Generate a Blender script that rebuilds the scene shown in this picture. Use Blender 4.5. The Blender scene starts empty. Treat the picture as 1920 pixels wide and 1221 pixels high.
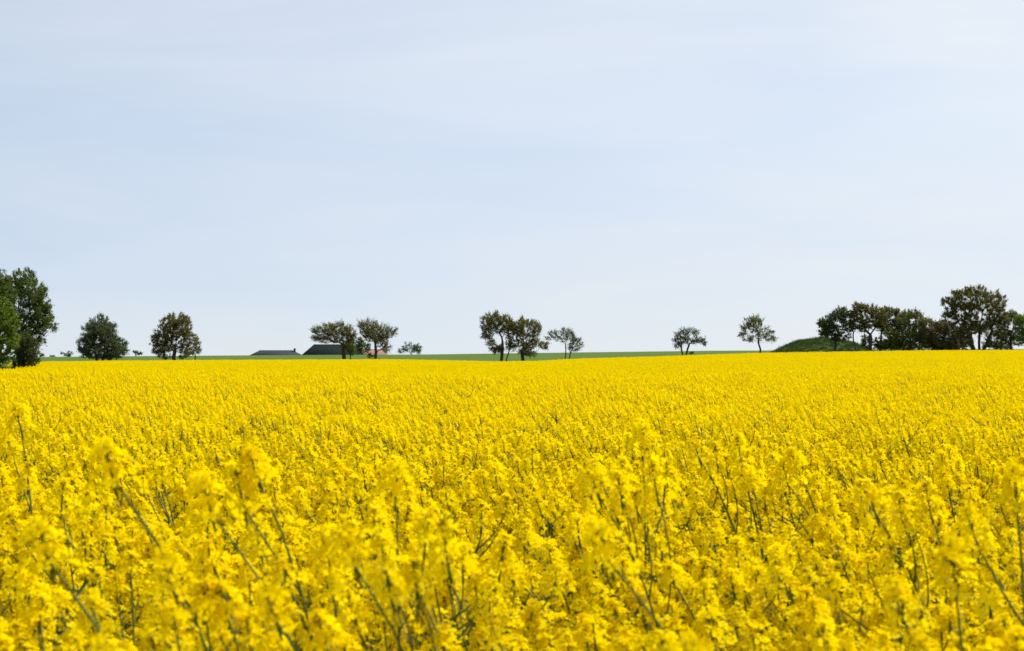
import bpy, math, random
import numpy as np
from mathutils import Vector, Matrix, Euler

random.seed(7)
RS = np.random.RandomState(11)
S = bpy.context.scene
COL = S.collection

# ------------------------------------------------------------------ camera
EYE = 1.9                      # eye height above the soil under the camera
F = 1920 * 50.0 / 36.0         # focal length in photo pixels
EYE_ROW = 665.0                # photo row of eye level
PITCH = math.atan((EYE_ROW - 610.5) / F)
cam_data = bpy.data.cameras.new("camera")
cam = bpy.data.objects.new("camera", cam_data)
COL.objects.link(cam)
cam.location = (0, 0, EYE)
cam.rotation_euler = (math.pi / 2 + PITCH, 0, 0)
cam_data.lens = 50
cam_data.sensor_width = 36
cam_data.clip_start = 0.05
cam_data.clip_end = 20000
cam_data.dof.use_dof = True
cam_data.dof.focus_distance = 20.0
cam_data.dof.aperture_fstop = 6.0
S.camera = cam

# ------------------------------------------------------------------ light
SUN_EL = math.radians(55)
SUN_AZ = math.radians(62)      # clockwise from the view direction (+y) towards +x
sun_dir = Vector((math.sin(SUN_AZ) * math.cos(SUN_EL), math.cos(SUN_AZ) * math.cos(SUN_EL), math.sin(SUN_EL)))
sd = bpy.data.lights.new("sun", 'SUN')
sd.energy = 5.0
sd.angle = math.radians(0.6)
sd.color = (1.0, 0.95, 0.87)
sun = bpy.data.objects.new("sun", sd)
COL.objects.link(sun)
sun.rotation_euler = (-sun_dir).to_track_quat('-Z', 'Y').to_euler()

W = bpy.data.worlds.new("World")
S.world = W
W.use_nodes = True
nt = W.node_tree
for n in list(nt.nodes): nt.nodes.remove(n)
def N(t, **kw):
    n = nt.nodes.new(t)
    for k, v in kw.items(): setattr(n, k, v)
    return n
L = nt.links.new
wout = N('ShaderNodeOutputWorld'); bg = N('ShaderNodeBackground')
tc = N('ShaderNodeTexCoord')
sep = N('ShaderNodeSeparateXYZ'); L(tc.outputs['Generated'], sep.inputs[0])
mx0 = N('ShaderNodeMath', operation='MAXIMUM'); L(sep.outputs['Z'], mx0.inputs[0]); mx0.inputs[1].default_value = 0.0
mx = N('ShaderNodeMath', operation='ADD'); L(mx0.outputs[0], mx.inputs[0]); mx.inputs[1].default_value = 0.12
cmb = N('ShaderNodeCombineXYZ'); L(sep.outputs['X'], cmb.inputs[0]); L(sep.outputs['Y'], cmb.inputs[1]); L(mx.outputs[0], cmb.inputs[2])
sky = N('ShaderNodeTexSky', sky_type='NISHITA')
sky.sun_disc = False
sky.sun_elevation = SUN_EL
sky.sun_rotation = SUN_AZ
sky.altitude = 20
sky.air_density = 1.0
sky.dust_density = 0.5
sky.ozone_density = 1.6
L(cmb.outputs[0], sky.inputs[0])
# thin high cloud veil: stretched noise on the sky's own direction
mp = N('ShaderNodeMapping'); L(cmb.outputs[0], mp.inputs[0]); mp.inputs['Scale'].default_value = (1.6, 1.6, 9.0)
mp.inputs['Location'].default_value = (3.1, 0.4, 0.2)
nz = N('ShaderNodeTexNoise'); L(mp.outputs[0], nz.inputs['Vector'])
nz.inputs['Scale'].default_value = 1.7; nz.inputs['Detail'].default_value = 5; nz.inputs['Roughness'].default_value = 0.5
nz.inputs['Distortion'].default_value = 0.5
cr = N('ShaderNodeMapRange'); L(nz.outputs[0], cr.inputs['Value'])
cr.inputs['From Min'].default_value = 0.34; cr.inputs['From Max'].default_value = 0.68
cr.inputs['To Min'].default_value = 0.23; cr.inputs['To Max'].default_value = 0.42
# the veil is brightest towards the sun (forward scattering) and thickest near the horizon
dt = N('ShaderNodeVectorMath', operation='DOT_PRODUCT'); L(tc.outputs['Generated'], dt.inputs[0]); dt.inputs[1].default_value = sun_dir
v1 = N('ShaderNodeMath', operation='MULTIPLY_ADD'); L(dt.outputs['Value'], v1.inputs[0]); v1.inputs[1].default_value = 0.74; L(cr.outputs[0], v1.inputs[2])
lo = N('ShaderNodeMapRange'); L(mx0.outputs[0], lo.inputs['Value']); lo.inputs['From Min'].default_value = 0.0; lo.inputs['From Max'].default_value = 0.16
lo.inputs['To Min'].default_value = 0.20; lo.inputs['To Max'].default_value = 0.0
v2 = N('ShaderNodeMath', operation='ADD', use_clamp=True); L(v1.outputs[0], v2.inputs[0]); L(lo.outputs[0], v2.inputs[1])
mixc = N('ShaderNodeMix', data_type='RGBA'); L(v2.outputs[0], mixc.inputs[0])
L(sky.outputs[0], mixc.inputs[6]); veil = N('ShaderNodeMix', data_type='RGBA'); L(lo.outputs[0], veil.inputs[0])
veil.inputs[6].default_value = (6.0, 6.25, 6.45, 1); veil.inputs[7].default_value = (4.4, 2.9, 1.6, 1)
L(veil.outputs[2], mixc.inputs[7])
L(mixc.outputs[2], bg.inputs[0]); bg.inputs[1].default_value = 0.124
L(bg.outputs[0], wout.inputs[0])

S.view_settings.view_transform = 'Standard'
S.view_settings.look = 'None'
S.view_settings.exposure = 0.27
S.view_settings.gamma = 1.0
S.cycles.use_denoising = True
S.cycles.max_bounces = 7
S.cycles.diffuse_bounces = 4
S.cycles.transmission_bounces = 5
S.cycles.glossy_bounces = 2
S.cycles.caustics_reflective = False
S.cycles.caustics_refractive = False

# ------------------------------------------------------------------ helpers
def ray(px, py):
    u = (px - 960.0) / F; v = (610.5 - py) / F
    c, s = math.cos(PITCH), math.sin(PITCH)
    fy = c - v * s; fz = s + v * c
    return u / fy, fz / fy           # x and z per metre of depth
def at(px, py, d):
    u, w = ray(px, py)
    return Vector((u * d, d, EYE + w * d))

def put(o, parent=None):
    COL.objects.link(o)
    if parent is not None: o.parent = parent
    return o
def tag(o, label=None, cat=None, group=None, kind=None):
    if label: o['label'] = label
    if cat: o['category'] = cat
    if group: o['group'] = group
    if kind: o['kind'] = kind
    return o
def empty(name, loc, rz=0.0):
    o = bpy.data.objects.new(name, None)
    o.empty_display_size = 0.2
    o.location = loc; o.rotation_euler = (0, 0, rz)
    return put(o)

class MB:
    """collects faces of any size with a material index and a per-face tint"""
    def __init__(s): s.v = []; s.f = []; s.m = []; s.t = []
    def add(s, verts, faces, mat=0, tint=0.5):
        b = len(s.v); s.v.extend(verts)
        for f in faces:
            s.f.append([b + i for i in f]); s.m.append(mat); s.t.append(tint)
    def merge(s, o, mtx=None):
        b = len(s.v)
        s.v.extend([tuple(mtx @ Vector(p)) for p in o.v] if mtx is not None else o.v)
        s.f.extend([[b + i for i in f] for f in o.f]); s.m.extend(o.m); s.t.extend(o.t)
    def tube(s, pts, rad, sides=5, mat=0, tint=0.5, cap=True):
        n = len(pts); vs = []
        P = [Vector(p) for p in pts]
        for i in range(n):
            d = (P[min(i + 1, n - 1)] - P[max(i - 1, 0)])
            if d.length < 1e-9: d = Vector((0, 0, 1))
            d.normalize()
            a = Vector((1, 0, 0)) if abs(d.x) < 0.8 else Vector((0, 1, 0))
            u = d.cross(a).normalized(); w = d.cross(u)
            for k in range(sides):
                an = 2 * math.pi * k / sides
                vs.append(tuple(P[i] + (u * math.cos(an) + w * math.sin(an)) * rad[i]))
        fs = []
        for i in range(n - 1):
            for k in range(sides):
                k2 = (k + 1) % sides
                fs.append((i * sides + k, i * sides + k2, (i + 1) * sides + k2, (i + 1) * sides + k))
        if cap: fs.append(tuple(range((n - 1) * sides, n * sides)))
        s.add(vs, fs, mat, tint)
    def box(s, x0, x1, y0, y1, z0, z1, mat=0):
        v = [(x0,y0,z0),(x1,y0,z0),(x1,y1,z0),(x0,y1,z0),(x0,y0,z1),(x1,y0,z1),(x1,y1,z1),(x0,y1,z1)]
        s.add(v, [(0,3,2,1),(4,5,6,7),(0,1,5,4),(1,2,6,5),(2,3,7,6),(3,0,4,7)], mat)
    def mesh(s, name, mats, smooth=False):
        me = bpy.data.meshes.new(name)
        nv, nf = len(s.v), len(s.f)
        ln = np.fromiter((len(f) for f in s.f), dtype=np.int32, count=nf)
        me.vertices.add(nv); me.vertices.foreach_set('co', np.asarray(s.v, dtype=np.float32).ravel())
        me.loops.add(int(ln.sum())); me.loops.foreach_set('vertex_index', np.fromiter((i for f in s.f for i in f), dtype=np.int32, count=int(ln.sum())))
        me.polygons.add(nf)
        me.polygons.foreach_set('loop_start', np.concatenate(([0], np.cumsum(ln)[:-1])).astype(np.int32))
        me.polygons.foreach_set('material_index', np.asarray(s.m, dtype=np.int32))
        if smooth: me.polygons.foreach_set('use_smooth', np.ones(nf, dtype=bool))
        a = me.attributes.new('tint', 'FLOAT', 'FACE'); a.data.foreach_set('value', np.asarray(s.t, dtype=np.float32))
        for m in mats: me.materials.append(m)
        me.update(calc_edges=True)
        return me
    def build(s, name, mats, parent=None, smooth=False):
        return put(bpy.data.objects.new(name, s.mesh(name, mats, smooth)), parent)

# ------------------------------------------------------------------ materials
def mat(name):
    m = bpy.data.materials.new(name); m.use_nodes = True
    t = m.node_tree
    for n in list(t.nodes): t.nodes.remove(n)
    return m, t
def leaf_mat(name, ca, cb, trans=0.3, tcol=1.15, scale=0.6, rough=0.6, spec=0.25, use_rand=0.35):
    """two-tone leaf or petal: face tint + patch noise pick the tone, part of the light passes through"""
    m, t = mat(name); l = t.links.new
    out = t.nodes.new('ShaderNodeOutputMaterial')
    at_ = t.nodes.new('ShaderNodeAttribute'); at_.attribute_name = 'tint'
    g = t.nodes.new('ShaderNodeTexCoord')
    no = t.nodes.new('ShaderNodeTexNoise'); no.inputs['Scale'].default_value = scale; no.inputs['Detail'].default_value = 2
    l(g.outputs['Object'], no.inputs['Vector'])
    mr = t.nodes.new('ShaderNodeMapRange'); l(no.outputs[0], mr.inputs['Value'])
    mr.inputs['From Min'].default_value = 0.35; mr.inputs['From Max'].default_value = 0.65
    oi = t.nodes.new('ShaderNodeObjectInfo')
    a1 = t.nodes.new('ShaderNodeMath'); a1.operation = 'MULTIPLY_ADD'
    l(oi.outputs['Random'], a1.inputs[0]); a1.inputs[1].default_value = use_rand; l(at_.outputs['Fac'], a1.inputs[2])
    a2 = t.nodes.new('ShaderNodeMath'); a2.operation = 'ADD'; l(a1.outputs[0], a2.inputs[0]); l(mr.outputs[0], a2.inputs[1])
    a3 = t.nodes.new('ShaderNodeMath'); a3.operation = 'MULTIPLY'; l(a2.outputs[0], a3.inputs[0]); a3.inputs[1].default_value = 1.0 / (2 + use_rand)
    mx = t.nodes.new('ShaderNodeMix'); mx.data_type = 'RGBA'; l(a3.outputs[0], mx.inputs[0])
    mx.inputs[6].default_value = (*ca, 1); mx.inputs[7].default_value = (*cb, 1)
    p = t.nodes.new('ShaderNodeBsdfPrincipled'); l(mx.outputs[2], p.inputs['Base Color'])
    p.inputs['Roughness'].default_value = rough; p.inputs['Specular IOR Level'].default_value = spec
    tr = t.nodes.new('ShaderNodeBsdfTranslucent')
    gm = t.nodes.new('ShaderNodeMix'); gm.data_type = 'RGBA'; gm.blend_type = 'MULTIPLY'; gm.inputs[0].default_value = 1
    l(mx.outputs[2], gm.inputs[6]); gm.inputs[7].default_value = (tcol, tcol, tcol * 0.8, 1)
    l(gm.outputs[2], tr.inputs[0])
    ms = t.nodes.new('ShaderNodeMixShader'); ms.inputs[0].default_value = trans
    l(p.outputs[0], ms.inputs[1]); l(tr.outputs[0], ms.inputs[2]); l(ms.outputs[0], out.inputs[0])
    return m
def solid_mat(name, ca, cb, scale=3.0, rough=0.8, bump=0.0, spec=0.3, stretch=(1, 1, 1)):
    m, t = mat(name); l = t.links.new
    out = t.nodes.new('ShaderNodeOutputMaterial'); p = t.nodes.new('ShaderNodeBsdfPrincipled')
    g = t.nodes.new('ShaderNodeTexCoord'); mp = t.nodes.new('ShaderNodeMapping'); mp.inputs['Scale'].default_value = stretch
    l(g.outputs['Object'], mp.inputs[0])
    no = t.nodes.new('ShaderNodeTexNoise'); no.inputs['Scale'].default_value = scale; no.inputs['Detail'].default_value = 5
    l(mp.outputs[0], no.inputs['Vector'])
    mr = t.nodes.new('ShaderNodeMapRange'); l(no.outputs[0], mr.inputs['Value']); mr.inputs['From Min'].default_value = 0.3; mr.inputs['From Max'].default_value = 0.7
    mx = t.nodes.new('ShaderNodeMix'); mx.data_type = 'RGBA'; l(mr.outputs[0], mx.inputs[0])
    mx.inputs[6].default_value = (*ca, 1); mx.inputs[7].default_value = (*cb, 1)
    l(mx.outputs[2], p.inputs['Base Color']); p.inputs['Roughness'].default_value = rough; p.inputs['Specular IOR Level'].default_value = spec
    if bump:
        b = t.nodes.new('ShaderNodeBump'); b.inputs['Strength'].default_value = bump; l(no.outputs[0], b.inputs['Height']); l(b.outputs[0], p.inputs['Normal'])
    l(p.outputs[0], out.inputs[0])
    return m

M_petal = leaf_mat('rapeseed_petal', (0.90, 0.645, 0.001), (0.95, 0.80, 0.002), trans=0.50, tcol=1.0, scale=9, rough=0.7, spec=0.0, use_rand=0.5)
M_bud = solid_mat('rapeseed_bud', (0.30, 0.30, 0.02), (0.55, 0.40, 0.02), scale=60)
M_stem = solid_mat('rapeseed_stem', (0.07, 0.105, 0.016), (0.13, 0.16, 0.035), scale=14, rough=0.7, spec=0.12)
M_rleaf = leaf_mat('rapeseed_leaf', (0.05, 0.09, 0.018), (0.10, 0.15, 0.025), trans=0.35, spec=0.05)
M_bark = solid_mat('bark', (0.035, 0.03, 0.024), (0.075, 0.065, 0.05), scale=4, rough=0.9, bump=0.4, stretch=(3, 3, 0.6))
M_bark_grey = solid_mat('grey_bark', (0.06, 0.057, 0.05), (0.11, 0.10, 0.09), scale=4, rough=0.9, stretch=(3, 3, 0.6))
M_grass = leaf_mat('grass_blade', (0.035, 0.085, 0.015), (0.085, 0.13, 0.03), trans=0.2, scale=0.15)

# ------------------------------------------------------------------ terrain
EDGE = 230.0
CROP_H = 1.35
def px2x(px, d): return (px - 960.0) / F * d
edge_px = np.array([-300, 100, 300, 500, 750, 860, 930, 1000, 1070, 1160, 1270, 1400, 1500, 1620, 1760, 1920, 2300])
edge_row = np.array([680, 678.5, 674.5, 673.5, 672.5, 674.5, 676.5, 675.5, 671.5, 668.5, 665, 660.5, 658.5, 657, 655, 654.5, 654])
edge_x = px2x(edge_px, EDGE); edge_h = -(edge_row - EYE_ROW) / F * EDGE - 0.16
crest_px = np.array([-300, 100, 300, 500, 800, 1000, 1160, 1330, 1450, 1560])
crest_row = np.array([670.5, 669.3, 667.6, 666.2, 664.7, 662, 660, 657.8, 657.2, 654.5])
CREST = 420.0
crest_x = px2x(crest_px, CREST); crest_h = -(crest_row - EYE_ROW) / F * CREST
def sstep(a, b, x):
    t = np.clip((x - a) / (b - a), 0, 1); return t * t * (3 - 2 * t)
def gnd(x, y):
    x = np.asarray(x, dtype=float); y = np.asarray(y, dtype=float)
    e = np.interp(x, edge_x, edge_h)
    yy = np.clip(y, 0, EDGE + 6)
    und = 0.10 * np.sin(yy / 17.0 + x * 0.035 + 0.6) * np.sin(yy / 41.0 - x * 0.02) * sstep(12, 60, yy) * (1 - sstep(185, 228, yy))
    crop = -0.55 + (e + 0.55) * yy / EDGE + und + EYE - CROP_H
    c = np.interp(x, crest_x, crest_h) + EYE
    t = np.clip((y - EDGE - 8) / (CREST - EDGE - 8), 0, 1)
    far = crop + (c - crop) * (t * 0.6 + 0.4 * t * t * (3 - 2 * t))
    drop = 4.2 * sstep(CREST + 6, CREST + 60, y) + 0.006 * np.maximum(0, y - CREST)
    return far - drop
def g1(x, y): return float(gnd(x, y))

def axis_lines(a, b, step, lo, hi, grow=1.35):
    v = list(np.arange(a, b + 1e-6, step)); s = step; p = b
    while p < hi: s *= grow; p += s; v.append(min(p, hi))
    s = step; p = a; w = []
    while p > lo: s *= grow; p -= s; w.append(max(p, lo))
    return np.array(w[::-1] + v)
XS = axis_lines(-190, 190, 3.0, -3000, 3000); YS = axis_lines(-12, 500, 3.0, -200, 5000)
GX, GY = np.meshgrid(XS, YS); GZ = gnd(GX, GY)
me = bpy.data.meshes.new('ground')
nx, ny = len(XS), len(YS)
idx = np.arange(nx * ny).reshape(ny, nx)
q = np.stack([idx[:-1, :-1], idx[:-1, 1:], idx[1:, 1:], idx[1:, :-1]], -1).reshape(-1, 4)
me.from_pydata(np.stack([GX.ravel(), GY.ravel(), GZ.ravel()], -1).tolist(), [], q.tolist())
me.polygons.foreach_set('use_smooth', np.ones(len(q), dtype=bool))
m, t = mat('field_ground'); l = t.links.new
out = t.nodes.new('ShaderNodeOutputMaterial'); p = t.nodes.new('ShaderNodeBsdfPrincipled'); p.inputs['Roughness'].default_value = 0.95; p.inputs['Specular IOR Level'].default_value = 0.1
tco = t.nodes.new('ShaderNodeTexCoord'); sp = t.nodes.new('ShaderNodeSeparateXYZ'); l(tco.outputs['Object'], sp.inputs[0])
mr = t.nodes.new('ShaderNodeMapRange'); l(sp.outputs['Y'], mr.inputs['Value']); mr.inputs['From Min'].default_value = 229; mr.inputs['From Max'].default_value = 234
n1 = t.nodes.new('ShaderNodeTexNoise'); n1.inputs['Scale'].default_value = 0.05; n1.inputs['Detail'].default_value = 6; l(tco.outputs['Object'], n1.inputs['Vector'])
gr = t.nodes.new('ShaderNodeMix'); gr.data_type = 'RGBA'; l(n1.outputs[0], gr.inputs[0]); gr.inputs[6].default_value = (0.045, 0.088, 0.012, 1); gr.inputs[7].default_value = (0.085, 0.135, 0.020, 1)
n2 = t.nodes.new('ShaderNodeTexNoise'); n2.inputs['Scale'].default_value = 6; n2.inputs['Detail'].default_value = 5; l(tco.outputs['Object'], n2.inputs['Vector'])
so = t.nodes.new('ShaderNodeMix'); so.data_type = 'RGBA'; l(n2.outputs[0], so.inputs[0]); so.inputs[6].default_value = (0.03, 0.035, 0.014, 1); so.inputs[7].default_value = (0.075, 0.08, 0.03, 1)
mm = t.nodes.new('ShaderNodeMix'); mm.data_type = 'RGBA'; l(mr.outputs[0], mm.inputs[0]); l(so.outputs[2], mm.inputs[6]); l(gr.outputs[2], mm.inputs[7])
l(mm.outputs[2], p.inputs['Base Color'])
bp = t.nodes.new('ShaderNodeBump'); bp.inputs['Strength'].default_value = 0.5; bp.inputs['Distance'].default_value = 0.2; l(n2.outputs[0], bp.inputs['Height']); l(bp.outputs[0], p.inputs['Normal'])
l(p.outputs[0], out.inputs[0])
me.materials.append(m)
tag(put(bpy.data.objects.new('ground', me)), kind='structure')

# burial-mound-like hill on the right
HC = at(1541, 655, 268); HC.z = g1(HC.x, HC.y)
hv, hf = [], []
NR, NA = 26, 72
hill_top = EYE + ray(1535, 636.2)[1] * 268 - HC.z
def hill_z(dx, dy):
    r = math.sqrt((dx / 10.2) ** 2 + (dy / 12.0) ** 2)
    k = max(0.0, 1 - r ** 1.9) if r < 1 else 0.0
    k = k ** 0.85
    return hill_top * k + 0.18 * math.sin(dx * 1.1 + 1.0) * math.cos(dy * 0.8) * k + 0.10 * math.sin(dx * 2.7 + dy * 1.9) * k
for i in range(NR + 1):
    for j in range(NA):
        r = i / NR; an = 2 * math.pi * j / NA
        dx, dy = r * 10.2 * math.cos(an), r * 12.0 * math.sin(an)
        hv.append((HC.x + dx, HC.y + dy, g1(HC.x + dx, HC.y + dy) - (0.3 if i == NR else 0) + hill_z(dx, dy)))
for i in range(NR):
    for j in range(NA):
        a, b = i * NA + j, i * NA + (j + 1) % NA
        if i == 0: hf.append((a, a + NA, b + NA)) if True else None
        else: hf.append((a, a + NA, b + NA, b))
me = bpy.data.meshes.new('hill'); me.from_pydata(hv, [], hf); me.polygons.foreach_set('use_smooth', np.ones(len(hf), dtype=bool))
me.materials.append(solid_mat('hill_grass', (0.04, 0.075, 0.016), (0.075, 0.115, 0.026), scale=1.2, rough=0.95, bump=0.6, spec=0.1))
tag(put(bpy.data.objects.new('hill', me)), kind='structure')

# ------------------------------------------------------------------ instanced "stuff"
def stuff(name, pts, idxs, rots, scls, protos, label, cat):
    """one object whose geometry nodes stand a prototype on every point"""
    c = bpy.data.collections.new(name + '_sources')
    for i, me in enumerate(protos):
        c.objects.link(bpy.data.objects.new('source_%03d' % i, me))
    me = bpy.data.meshes.new(name)
    me.vertices.add(len(pts)); me.vertices.foreach_set('co', np.asarray(pts, dtype=np.float32).ravel())
    a = me.attributes.new('pick', 'INT', 'POINT'); a.data.foreach_set('value', np.asarray(idxs, dtype=np.int32))
    a = me.attributes.new('turn', 'FLOAT_VECTOR', 'POINT'); a.data.foreach_set('vector', np.asarray(rots, dtype=np.float32).ravel())
    a = me.attributes.new('size', 'FLOAT_VECTOR', 'POINT'); a.data.foreach_set('vector', np.asarray(scls, dtype=np.float32).ravel())
    o = put(bpy.data.objects.new(name, me))
    ng = bpy.data.node_groups.new(name, 'GeometryNodeTree')
    ng.interface.new_socket('Geometry', in_out='INPUT', socket_type='NodeSocketGeometry')
    ng.interface.new_socket('Geometry', in_out='OUTPUT', socket_type='NodeSocketGeometry')
    gi = ng.nodes.new('NodeGroupInput'); go = ng.nodes.new('NodeGroupOutput')
    ip = ng.nodes.new('GeometryNodeInstanceOnPoints')
    ci = ng.nodes.new('GeometryNodeCollectionInfo'); ci.inputs['Collection'].default_value = c
    ci.inputs['Separate Children'].default_value = True; ci.inputs['Reset Children'].default_value = True
    def na(nm, dt):
        n = ng.nodes.new('GeometryNodeInputNamedAttribute'); n.data_type = dt; n.inputs['Name'].default_value = nm; return n.outputs['Attribute']
    k = ng.links.new
    k(gi.outputs[0], ip.inputs['Points']); k(ci.outputs[0], ip.inputs['Instance']); ip.inputs['Pick Instance'].default_value = True
    k(na('pick', 'INT'), ip.inputs['Instance Index']); k(na('turn', 'FLOAT_VECTOR'), ip.inputs['Rotation']); k(na('size', 'FLOAT_VECTOR'), ip.inputs['Scale'])
    k(ip.outputs[0], go.inputs[0])
    md = o.modifiers.new('scatter', 'NODES'); md.node_group = ng
    tag(o, label, cat, kind='stuff')
    return o

# ------------------------------------------------------------------ rapeseed
GA = math.pi * (3 - math.sqrt(5))
def frame(n):
    n = n.normalized(); a = Vector((0, 0, 1)) if abs(n.z) < 0.9 else Vector((1, 0, 0))
    u = n.cross(a).normalized(); return u, n.cross(u), n
def flower(mb, c, n, R, lod, rng):
    u, v, n = frame(n); a0 = rng.uniform(0, 6.28); tint = rng.random()
    for k in range(4):
        a = a0 + k * math.pi / 2 + rng.uniform(-.2, .2)
        t = u * math.cos(a) + v * math.sin(a); s = n.cross(t)
        cup = rng.uniform(0.0, 0.5); r = R * rng.uniform(0.85, 1.12)
        b = c + t * (0.08 * r)
        m1 = c + t * (.55 * r) + s * (.36 * r) + n * (cup * .35 * r); m2 = c + t * (.55 * r) - s * (.36 * r) + n * (cup * .35 * r)
        tip = c + t * r + n * (cup * .45 * r)
        if lod == 0:
            t1 = c + t * (.9 * r) + s * (.34 * r) + n * (cup * .3 * r); t2 = c + t * (.9 * r) - s * (.34 * r) + n * (cup * .3 * r)
            mb.add([tuple(b), tuple(m1), tuple(m2), tuple(t1), tuple(tip), tuple(t2)], [(0, 1, 2), (1, 3, 4), (1, 4, 2), (2, 4, 5)], 0, tint)
        else:
            m1 += t * (.15 * r) + s * (.06 * r); m2 += t * (.15 * r) - s * (.06 * r)
            mb.add([tuple(b), tuple(m1), tuple(tip), tuple(m2)], [(0, 1, 2, 3)], 0, tint)
def blob(mb, c, ax, rl, rw, matid, tint=0.5):
    u, v, n = frame(ax)
    p = [c + n * rl, c - n * rl] + [c + (u * math.cos(k * 2.094) + v * math.sin(k * 2.094)) * rw for k in range(3)]
    mb.add([tuple(x) for x in p], [(0, 2, 3), (0, 3, 4), (0, 4, 2), (1, 3, 2), (1, 4, 3), (1, 2, 4)], matid, tint)
def head(rng, lod, big=1.0):
    """one raceme, axis +z, base of the open flowers at the origin; slots: petal, bud, stem"""
    mb = MB()
    Lh = rng.uniform(0.034, 0.062) * big; K = rng.randint(22, 32) if lod == 0 else rng.randint(16, 22)
    spread = rng.uniform(0.9, 1.15) * big
    for i in range(K):
        h = (i + 0.5) / K; a = i * GA + rng.uniform(-.4, .4)
        el = math.radians(8 + 62 * h + rng.uniform(-14, 14))
        o = Vector((math.cos(a), math.sin(a), 0)); d = (o * math.cos(el) + Vector((0, 0, 1)) * math.sin(el)).normalized()
        base = Vector((0, 0, Lh * h)); pl = 0.031 * (1 - 0.42 * h) * spread * rng.uniform(.65, 1.2)
        c = base + d * pl
        n = (d + Vector((rng.uniform(-.5, .5), rng.uniform(-.5, .5), rng.uniform(-.2, .6)))).normalized()
        flower(mb, c, n, (0.0108 if lod == 0 else 0.0124) * rng.uniform(.85, 1.12) * (0.7 + .3 * big), lod, rng)
        if lod == 0:
            w = d.cross(Vector((0, 0, 1))).normalized() * 0.0006
            mb.add([tuple(base - w), tuple(base + w), tuple(c + w), tuple(c - w)], [(0, 1, 2, 3)], 2)
    for i in range(9 if lod == 0 else 3):
        a = i * GA; r = 0.0022 * math.sqrt(i)
        blob(mb, Vector((r * math.cos(a), r * math.sin(a), Lh + 0.012 - r * .8)), Vector((r * math.cos(a) * 60, r * math.sin(a) * 60, 1)), 0.0042, 0.0020, 1)
    if lod == 0:
        mb.tube([(0, 0, -0.004), (0, 0, Lh * .55), (0, 0, Lh + .008)], [0.0022, 0.0018, 0.001], 4, 2)
    return mb
def curve(p0, p1, p2, n):
    return [p0 * (1 - t) ** 2 + p1 * 2 * t * (1 - t) + p2 * t * t for t in [i / (n - 1) for i in range(n)]]
def plant_plan(rng, lean=None, nheads=None, height=1.27, wide=1.0):
    """stem lines and head placements of one plant; the wind leans it towards -x"""
    lean = rng.uniform(0.02, 0.24) if lean is None else lean
    side = rng.uniform(-0.08, 0.08)
    top = Vector((-lean, side, height))
    main = curve(Vector((0, 0, 0)), Vector((0.02, 0, height * 0.72)), top, 9)
    lines = [(main, 0.0058, 0.0022)]
    heads = [(top, (main[-1] - main[-2]).normalized())]
    pods = [main]
    nb = nheads if nheads is not None else rng.randint(12, 16)
    for b in range(nb):
        f = rng.uniform(0.38, 0.80); i = int(f * 8); p = main[i].lerp(main[i + 1], f * 8 - i)
        a = b * GA * 1.03 + rng.uniform(-.5, .5); out = rng.uniform(0.08, 0.27) * wide
        hz = height * (1 - 0.42 * rng.random() ** 1.25) - (0.02 if b else 0)
        hz = max(hz, p.z + .16)
        q = p + Vector((math.cos(a) * out - lean * (hz - p.z) * 0.8 - 0.02, math.sin(a) * out, 0)); q.z = hz
        m = p + Vector((math.cos(a) * out * .75, math.sin(a) * out * .75, (hz - p.z) * .45))
        ln = curve(p, m, q, 6)
        lines.append((ln, 0.0031, 0.0016)); heads.append((q, (ln[-1] - ln[-2]).normalized())); pods.append(ln)
    return lines, heads, pods
def stem_mb(rng, lines, pods, lod):
    mb = MB()
    for ln, r0, r1 in lines:
        n = len(ln); k = 1.0 if lod == 0 else 1.25
        mb.tube(ln, [(r0 + (r1 - r0) * i / (n - 1)) * k for i in range(n)], 6 if lod == 0 else 3, 0)
    if lod == 0:
        for ln in pods:      # young pods and bare stalks under the open flowers
            a, b = ln[-2], ln[-1]; ax = (b - a).normalized(); u, v, _ = frame(ax)
            for i in range(9):
                t = rng.uniform(0.1, 1.0) * 0.11; an = rng.uniform(0, 6.28); o = (u * math.cos(an) + v * math.sin(an))
                s = b - ax * t; e = s + (o * .8 + ax * .6) * rng.uniform(.018, .034)
                mb.tube([s, e], [0.0008, 0.0006], 3, 0)
    return mb
def leaf_blade(mb, p, d, ln, wd, sag):
    side = Vector((-d.y, d.x, 0)).normalized(); pts = []
    prof = [0.12, 0.8, 1.0, 0.7, 0.05]
    for i, w in enumerate(prof):
        t = i / 4; c = p + d * (ln * t) + Vector((0, 0, -sag * t * t * ln + 0.25 * ln * t))
        pts += [tuple(c - side * wd * w + Vector((0, 0, .25 * wd * w))), tuple(c), tuple(c + side * wd * w + Vector((0, 0, .25 * wd * w)))]
    fs = []
    for i in range(4):
        a = i * 3; fs += [(a, a + 1, a + 4, a + 3), (a + 1, a + 2, a + 5, a + 4)]
    mb.add(pts, fs, 0, random.random())
def foliage_mb(rng, main, lod):
    mb = MB()
    for i in range(6 if lod == 0 else 3):
        f = rng.uniform(0.12, 0.46); p = main[int(f * 8)]; a = i * GA + rng.uniform(-.4, .4)
        leaf_blade(mb, p, Vector((math.cos(a), math.sin(a), 0)), rng.uniform(.10, .22), rng.uniform(.018, .04), rng.uniform(.4, 1.0))
    return mb
def align(p, d, spin, sc=1.0):
    return Matrix.Translation(p) @ d.to_track_quat('Z', 'Y').to_matrix().to_4x4() @ Matrix.Rotation(spin, 4, 'Z') @ Matrix.Scale(sc, 4)
HM = [M_petal, M_bud, M_stem]
rng = random.Random(3)
HEADS0 = [head(rng, 0, b) for b in (0.95, 1.0, 1.05, 1.1, 1.15, 1.0, 1.2, 0.9)]
HEAD_ME = [h.mesh('flower_head', HM) for h in HEADS0]
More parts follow.
